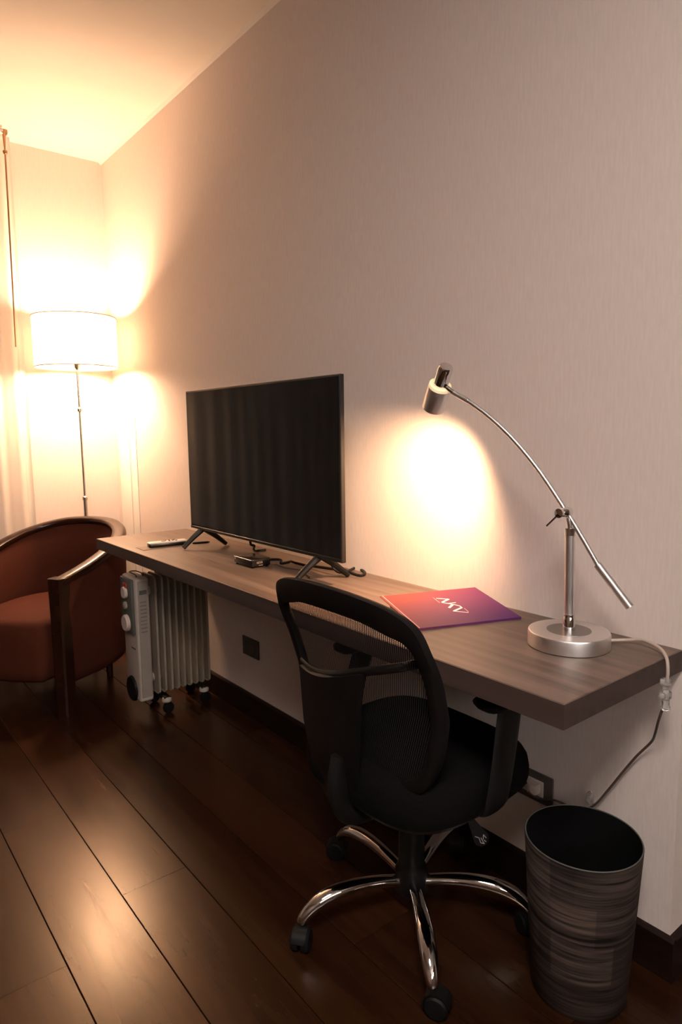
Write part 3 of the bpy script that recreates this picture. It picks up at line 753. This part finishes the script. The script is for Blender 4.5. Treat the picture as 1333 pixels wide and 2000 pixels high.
pj = G().lathe([(0.001, -0.016), (0.007, -0.0145), (0.0105, -0.009), (0.0115, 0), (0.0105, 0.009), (0.007, 0.0145), (0.001, 0.016)], piv, (1, 0, 0), 20).obj('pivot', M['chrome'], dl)
G().lathe([(0.001, 0), (0.010, 0.001), (0.010, 0.012), (0.001, 0.013)], piv+Vector((-0.024, 0.004, -0.001)), (1, 0, 0), 18).obj('pivot_knob', M['chrome'], pj)
G().tube([piv+Vector((-0.020, 0.006, -0.004)), piv+Vector((-0.026, 0.030, -0.030))], 0.0024, 8).obj('pivot_lever', M['chrome'], pj)
def swing(y, z):
    p = Vector((BX, y, z)); d = p-CAMP; x = BX-0.17*(y-0.797)
    return CAMP+d*((x-CAMP.x)/d.x)
A = [(0.720, 0.932), (0.760, 0.988), (0.797, 1.036), (0.865, 1.118), (0.937, 1.188), (1.010, 1.243), (1.085, 1.287)]
pts = catmull([swing(y, z) for y, z in A], 8)
G().tube(pts, 0.0052, 14).obj('curved_arm', M['alu'], dl)
G().tube([swing(0.722, 0.935), swing(0.650, 0.860)], 0.0085, 18).obj('counterweight', M['alu'], dl)
hd = swing(1.122, 1.304)
G().tube([swing(1.070, 1.279), swing(1.120, 1.302)], [0.0065, 0.0062], 14).obj('arm_sleeve', M['alu'], dl)
# head: axis leans along the wall and a little towards it
hax = Vector((0.036, 0.080, -0.103)).normalized()
hm = swing(1.160, 1.320)   # ring between the thin cap and the wide barrel
hdo = G().lathe([(0.0005, -0.056), (0.015, -0.054), (0.018, -0.049), (0.018, 0.004)], hm, hax, 28).obj('head_cap', M['chrome'], dl)
G().lathe([(0.0182, -0.002), (0.0265, -0.002), (0.0270, 0.006), (0.0182, 0.006)], hm, hax, 28, loop=True).obj('head_ring', M['leakring'], hdo)
G().lathe([(0.0260, 0.004), (0.0275, 0.006), (0.0275, 0.066), (0.0260, 0.066), (0.0260, 0.010)], hm, hax, 32, loop=True).obj('head_barrel', M['alu'], hdo)
G().lathe([(0.001, 0.030), (0.010, 0.032), (0.017, 0.050), (0.017, 0.053), (0.001, 0.054)], hm, hax, 18).obj('bulb', M['bulb'], hdo)
G().tube([hd-Vector((0, 0.004, 0.002)), hm-hax*0.004+Vector((-0.002, -0.019, -0.008))], 0.0055, 12).obj('head_joint', M['chrome'], dl)
sd = bpy.data.lights.new('desk_lamp_light', 'SPOT'); sd.energy = DESK_LAMP_W; sd.color = WARM2
sd.spot_size = math.radians(112); sd.spot_blend = 1.0; sd.shadow_soft_size = 0.015
so = bpy.data.objects.new('desk_lamp_light', sd); COL.objects.link(so); so.parent = dl
so.location = hm+hax*0.069-Vector((BX, BY, DZ)); so.rotation_euler = hax.to_track_quat('-Z', 'Y').to_euler()

# lamp cord over the desk end to the socket, with a clear inline switch
c1 = cat = [(BX+0.0875*0.80, BY-0.0875*0.60, DZ+0.008), (-0.055, 0.705, DZ+0.010), (-0.047, 0.672, DZ+0.016), (-0.062, 0.632, DZ+0.014), (-0.082, 0.606, DZ+0.004), (-0.092, 0.597, DZ-0.020), (-0.092, 0.598, 0.708)]
lc = thing('lamp_cord', 'lamp cord running from desk lamp over the desk end to the socket', 'cord', (-0.09, 0.60, 0.30))
G().tube(catmull(c1, 8), 0.0034, 8).obj('upper_flex', M['cord'], lc)
sw = G()
swp = Vector((-0.093, 0.600, 0.712))
swo = G().lathe([(0.004, 0.004), (0.0105, 0.0), (0.0105, -0.010), (0.0060, -0.013), (0.0060, -0.020), (0.0115, -0.024), (0.0115, -0.036), (0.0075, -0.040), (0.0075, -0.052), (0.009, -0.055), (0.009, -0.061), (0.003, -0.064)], swp, (0.02, 0.05, 1), 14).obj('inline_switch', M['clear'], lc)
G().box(swp+Vector((-0.018, -0.006, -0.036)), swp+Vector((-0.008, 0.006, -0.024)), 0.002).obj('switch_button', M['clear'], swo)
c2 = [(-0.094, 0.603, 0.650), (-0.090, 0.612, 0.620), (-0.060, 0.632, 0.575), (-0.030, 0.654, 0.540), (-0.020, 0.690, 0.490), (-0.018, 0.722, 0.437), (-0.018, 0.752, 0.385), (-0.018, 0.778, 0.342), (-0.018, 0.800, 0.318), (-0.018, 0.840, 0.300), (-0.020, 0.890, 0.297), (-0.030, 0.930, 0.288), (-0.036, 0.955, 0.298)]
G().tube(catmull(c2, 8), 0.0027, 8).obj('lower_flex', M['cordlow'], lc)
cl = []
for k in range(22):
    a = 2*PI*k/9; cl.append((-0.020-0.002*math.cos(a*0.5), 0.795+0.007*math.cos(a), 0.337+0.012*math.sin(a)+0.0006*k))
G().tube(catmull(cl, 3), 0.0025, 6).obj('cord_tie', M['clear'], lc)
plg = G().box((-0.036, 0.935, 0.292), (-0.012, 0.963, 0.320), 0.005, 2).obj('plug', M['cord'], lc)

# ------------------------------------------------------------------ wall plates
def wall_plate(name, label, cat, y0, y1, z0, z1):
    t = thing(name, label, cat, (0, (y0+y1)/2, (z0+z1)/2))
    G().box((-0.009, y0, z0), (-0.0003, y1, z1), 0.003, 2).obj('cover', M['plate'], t)
    return t
bpz = wall_plate('blank_plate', 'dark grey blank wall plate on the wall under the desk', 'wall plate', 2.303, 2.430, 0.268, 0.348)
G().box((-0.0105, 2.325, 0.286), (-0.008, 2.408, 0.330), 0.001).obj('insert', M['plate'], bpz, smooth=0)
os_ = wall_plate('power_socket', 'dark framed wall socket with pale insert and a plug', 'socket', 0.905, 1.030, 0.262, 0.340)
ins = G().box((-0.0105, 0.930, 0.280), (-0.008, 1.006, 0.322), 0.001).obj('insert', M['socket'], os_, smooth=0)
for y, z_ in ((0.992, 0.312), (0.992, 0.290), (0.980, 0.301)):
    G().lathe([(0.0028, 0), (0.0028, 0.0012), (0.0005, 0.0012)], (-0.0100, y, z_), (-1, 0, 0), 10).obj('pin_hole', M['hole'], ins)

# ------------------------------------------------------------------ waste bin
WX, WY = -0.170, 0.722
bn = thing('waste_bin', 'round waste bin with grey rustic wood print standing by the wall corner', 'waste bin', (WX, WY, 0))
hB = 0.350; rb, rt = 0.100, 0.120
G().lathe([(0.001, 0), (rb-0.003, 0), (rb, 0.004), (rt, hB-0.002), (rt-0.0012, hB), (rt-0.0024, hB-0.002), (rb-0.0024, 0.006), (0.001, 0.006)], (WX, WY, 0), seg=72).obj('wrap', M['binprint'], bn, smooth=50)
G().lathe([(rt-0.0026, hB-0.001), (rb-0.0028, 0.008), (0.002, 0.008), (0.002, 0.0095), (rb-0.0042, 0.0095), (rt-0.0045, hB-0.003)], (WX, WY, 0), seg=72, loop=True).obj('lining', M['binblack'], bn, smooth=50)
G().tube([(WX+(rt-0.0018)*math.cos(a), WY+(rt-0.0018)*math.sin(a), hB-0.001) for a in [2*PI*k/72 for k in range(72)]], 0.0014, 6, closed=True).obj('rim', M['heatgrey'], bn)

# ------------------------------------------------------------------ office chair
OX, OY = -0.300, 1.108
ch = thing('office_chair', 'black mesh-back office swivel chair with chrome five-star base at desk', 'chair', (OX, OY, 0))
def leg(ang):
    d = Vector((math.cos(ang), math.sin(ang), 0)); o = Vector((OX, OY, 0))
    prof = [(0.028, 0.098, 0.0150), (0.09, 0.111, 0.0165), (0.15, 0.117, 0.0185), (0.205, 0.114, 0.0200), (0.245, 0.102, 0.0195), (0.270, 0.086, 0.0170), (0.285, 0.070, 0.0140), (0.290, 0.060, 0.0115)]
    pts = catmull([o+d*r+Vector((0, 0, z)) for r, z, w in prof], 4)
    rr = [p[2] for p in prof]; ri = [rr[min(len(rr)-1, i//4)]*(1-(i % 4)/4)+rr[min(len(rr)-1, i//4+1)]*((i % 4)/4) for i in range(len(pts))]
    side = Vector((-d.y, d.x, 0))
    l = G().tube(pts, ri, 14, sx=0.85, sy=1.0, up=side).obj('base_leg', M['chrome'], ch)
    return d
casw = [0.5, 2.2, 3.8, 5.2, 1.2]
for k in range(5):
    d = leg(math.radians(18+72*k)); c = Vector((OX, OY, 0))+d*0.287
    ca_ = casw[k]; e = Vector((math.cos(ca_), math.sin(ca_), 0)); s = Vector((-e.y, e.x, 0))
    cc = c+e*0.012
    st = G().tube([c+Vector((0, 0, 0.040)), c+Vector((0, 0, 0.068))], 0.0055, 10).obj('castor_stem', M['steel'], ch)
    for q in (-1, 1):
        G().lathe([(0.001, 0.004), (0.024, 0.004), (0.0255, 0.007), (0.0255, 0.018), (0.022, 0.022), (0.001, 0.023)], cc+Vector((0, 0, 0.0256)), s*q, 24).obj('castor_wheel', M['rubber'], st)
    hood = G()
    arc = [cc+e*(0.027*math.cos(a))+Vector((0, 0, 0.0256+0.027*math.sin(a))) for a in np.linspace(math.radians(15), math.radians(200), 14)]
    hood.rings([[p-s*0.017, p+s*0.017, p*1.0+s*0.017+(p-cc-Vector((0, 0, 0.0256)))*0.12, p-s*0.017+(p-cc-Vector((0, 0, 0.0256)))*0.12] for p in arc])
    hood.obj('castor_hood', M['black'], st)
G().lathe([(0.001, 0.062), (0.034, 0.062), (0.041, 0.070), (0.041, 0.124), (0.037, 0.134), (0.033, 0.142), (0.033, 0.150), (0.031, 0.330), (0.001, 0.330)], (OX, OY, 0), seg=28).obj('gas_column', M['black'], ch)
G().box((OX-0.10, OY-0.075, 0.315), (OX+0.085, OY+0.075, 0.372), 0.012, 2).obj('tilt_mechanism', M['black'], ch)
# seat pan and cushion
SX0, SX1, SY0, SY1 = -0.515, -0.065, 0.868, 1.345
def superell(cx, cy_, ax, ay, n, p=3.6):
    out = []
    for k in range(n):
        a = 2*PI*k/n; c, s = math.cos(a), math.sin(a)
        out.append((cx+ax*math.copysign(abs(c)**(2/p), c), cy_+ay*math.copysign(abs(s)**(2/p), s)))
    return out
scx, scy = (SX0+SX1)/2, (SY0+SY1)/2; sax, say = (SX1-SX0)/2, (SY1-SY0)/2
def zseat(x, zz_):   # waterfall front, slightly raised rear
    t = max(0, (x-(SX1-0.13))/0.13); return zz_-0.022*t*t
lv = [(0.80, 0.366), (0.93, 0.372), (0.985, 0.388)]
G().rings([[(x, y, zseat(x, z)) for x, y in superell(scx, scy, sax*s, say*s, 40)] for s, z in lv]).obj('seat_pan', M['black'], ch, smooth=60)
lv = [(0.985, 0.389), (1.0, 0.405), (1.0, 0.430), (0.985, 0.452), (0.94, 0.470), (0.85, 0.480), (0.5, 0.484), (0.1, 0.484)]
G().rings([[(x, y, zseat(x, z)) for x, y in superell(scx, scy, sax*s, say*s, 40)] for s, z in lv]).obj('seat_cushion', M['blackcloth'], ch, smooth=60)
# backrest surface: x as a function of height and side
def bxs(y, z):
    zz_ = [0.40, 0.48, 0.56, 0.64, 0.72, 0.80, 0.90]; xx = [-0.462, -0.478, -0.482, -0.488, -0.512, -0.545, -0.572]
    x = float(np.interp(z, zz_, xx)); s = (y-BYc)/0.25
    return x+0.034*s*s
BYc = 1.100
def outline(inset_t, inset_s, inset_b, n=64):
    """closed outline in (y, z): wide at the shoulders, U-shaped at the bottom"""
    ctrl = [(0.0, 0.893-inset_t), (0.10, 0.888-inset_t), (0.185-inset_s*0.6, 0.872-inset_t), (0.236-inset_s, 0.838-inset_t*0.6), (0.252-inset_s, 0.770), (0.252-inset_s, 0.690), (0.245-inset_s, 0.610), (0.225-inset_s, 0.530), (0.185-inset_s*0.9, 0.465+inset_b*0.5), (0.115-inset_s*0.4, 0.428+inset_b), (0.0, 0.420+inset_b)]
    full = ctrl+[(-y, z) for y, z in reversed(ctrl[1:-1])]
    pts = catmull([Vector((y, z, 0)) for y, z in full], 6, closed=True)
    return [(BYc+p.x, p.y) for p in pts]
oo, ii = outline(0, 0, 0), outline(0.058, 0.030, 0.045)
rings = []
for (yo, zo), (yi, zi) in zip(oo, ii):
    xo, xi = bxs(yo, zo), bxs(yi, zi)
    ym, zm = (yo+yi)/2, (zo+zi)/2; xm = bxs(ym, zm)
    rings.append([(xo-0.002, yo, zo), (xo-0.010, yo*0.97+yi*0.03, zo*0.97+zi*0.03), (xm-0.016, ym, zm), (xi-0.009, yi*0.97+yo*0.03, zi*0.97+zo*0.03), (xi, yi, zi), (xi+0.008, yi*0.95+yo*0.05, zi*0.95+zo*0.05), (xm+0.014, ym, zm), (xo+0.008, yo*0.97+yi*0.03, zo*0.97+zi*0.03)])
G().rings(rings, loop=True).obj('back_frame', M['black'], ch, smooth=50)
# open mesh stretched in the frame
g = G(); c0 = (BYc, 0.66)
g.grid([[(bxs(c0[0]+(y-c0[0])*s, c0[1]+(z-c0[1])*s)+0.004, c0[0]+(y-c0[0])*s, c0[1]+(z-c0[1])*s) for y, z in ii] for s in (0.02, 0.2, 0.4, 0.6, 0.8, 0.92, 1.01)], closeu=True)
g.obj('back_mesh', M['net'], ch, smooth=180)
# lumbar bar bowed behind the mesh and the wide support plate that carries the back
bar = [unproj(px, py, 0, x) for px, py, x in ((590, 1290, -0.492), (606, 1305, -0.508), (632, 1316, -0.524), (665, 1317, -0.532), (700, 1313, -0.530), (740, 1309, -0.522), (778, 1304, -0.505), (800, 1300, -0.490), (824, 1295, -0.472))]
bar = catmull(bar, 4)
G().tube(bar, 0.010, 10, sx=0.55, sy=1.0, up=(0, 0, 1)).obj('lumbar_bar', M['blackgloss'], ch)
rows = []
lft = [(593, 1297, -0.498), (597, 1350, -0.500), (601, 1400, -0.500), (612, 1460, -0.498), (630, 1520, -0.492), (655, 1572, -0.480)]
rgt = [(712, 1316, -0.527), (709, 1350, -0.528), (706, 1400, -0.528), (704, 1460, -0.522), (703, 1520, -0.510), (703, 1572, -0.495)]
top = [unproj(px, py, 0, x) for px, py, x in ((593, 1297, -0.496), (612, 1312, -0.512), (638, 1320, -0.525), (672, 1319, -0.531), (712, 1315, -0.530))]
for i, (a_, b_) in enumerate(zip(lft, rgt)):
    A_, B_ = unproj(*a_[:2], 0, a_[2]), unproj(*b_[:2], 0, b_[2])
    mid_ = (A_+B_)/2+Vector((-0.014, 0, 0))
    rows.append(catmull(top, 4) if i == 0 else [A_*(1-t)*(1-t)+mid_*(2*t*(1-t))+B_*t*t for t in np.linspace(0, 1, 17).tolist()])
g = G()
fr_ = rows; bkk = [[p-Vector((0.012, 0, 0)) for p in r] for r in rows]
g.rings([list(a)+list(reversed(b)) for a, b in zip(fr_, bkk)])
g.obj('back_support', M['black'], ch, smooth=50)
G().tube(catmull([(-0.525, BYc, 0.50), (-0.535, BYc, 0.42), (-0.500, BYc, 0.355), (-0.42, BYc, 0.338), (-0.34, BYc, 0.338)], 6), 0.022, 10, sx=1.3, sy=0.7, up=(0, 1, 0)).obj('back_bracket', M['black'], ch)
# arms: flat upright and pad on both sides
for s, y in ((-1, 0.872), (1, 1.338)):
    yy = y+0.002*s
    pts = catmull([(-0.290, y-0.03*s, 0.388), (-0.295, y+0.010*s, 0.396), (-0.292, y+0.020*s, 0.43), (-0.272, y+0.020*s, 0.52), (-0.245, y+0.012*s, 0.615)], 6)
    G().tube(pts, 0.039, 12, sx=0.26, sy=1.0, up=(1, 0, 0.1)).obj('arm_upright', M['black'], ch)
    pad = []
    for t in np.linspace(0, 1, 13):
        x = -0.345+0.225*t; e = min(1.0, math.sqrt(max(0.02, 1-(1-min(t, 1-t)/0.16)**2))) if min(t, 1-t) < 0.16 else 1.0
        pad.append((x, e))
    G().rings([[Vector((x, y+0.010*s+0.040*e*math.cos(a), 0.632+0.016*e*math.sin(a)+0.004)) for a in [2*PI*k/14 for k in range(14)]] for x, e in pad]).obj('arm_pad', M['black'], ch)
# height lever with a paddle and pale scribble print
lp0 = Vector((-0.262, 1.045, 0.340)); lp1 = Vector((-0.222, 0.990, 0.285)); lp2 = Vector((-0.210, 0.962, 0.238))
lv_ = G().tube([lp0, lp1], 0.005, 8)
lvo = lv_.obj('height_lever', M['black'], ch)
ld_ = (lp2-lp1).normalized(); vw = (CAMP-lp2).normalized(); ls = ld_.cross(vw).normalized(); ln = ls.cross(ld_).normalized()
if ln.dot(vw) < 0: ln = -ln
out = []
for a in np.linspace(-PI/2, PI/2, 9)[::1]:
    out.append(lp2+ls*(0.019*math.sin(a))+ld_*(0.016*math.cos(a)))
out += [lp1+ls*0.006, lp1-ls*0.006]
pdl = G().prism([p-ln*0.003 for p in out], ln*0.006).obj('lever_paddle', M['black'], lvo, smooth=0)
for a, b in (((-0.011, -0.013), (-0.004, -0.006)), ((-0.004, -0.006), (-0.006, 0.006)), ((-0.006, 0.006), (0.001, 0.012)), ((0.0, -0.004), (0.0, 0.010)), ((0.003, 0.002), (0.009, -0.007)), ((0.009, -0.007), (0.011, 0.003)), ((0.004, 0.004), (0.006, 0.010))):
    A_, B_ = [lp2+ls*(-q[0])+ld_*q[1]+ln*0.0031 for q in (a, b)]
    dd = (B_-A_).normalized(); sd_ = ln.cross(dd)*0.0009
    G().prism([A_-sd_, B_-sd_, B_+sd_, A_+sd_], ln*0.0003).obj('print_stroke', M['print'], pdl, smooth=0)

for o in bpy.data.objects:
    if '_w' in o: del o['_w']
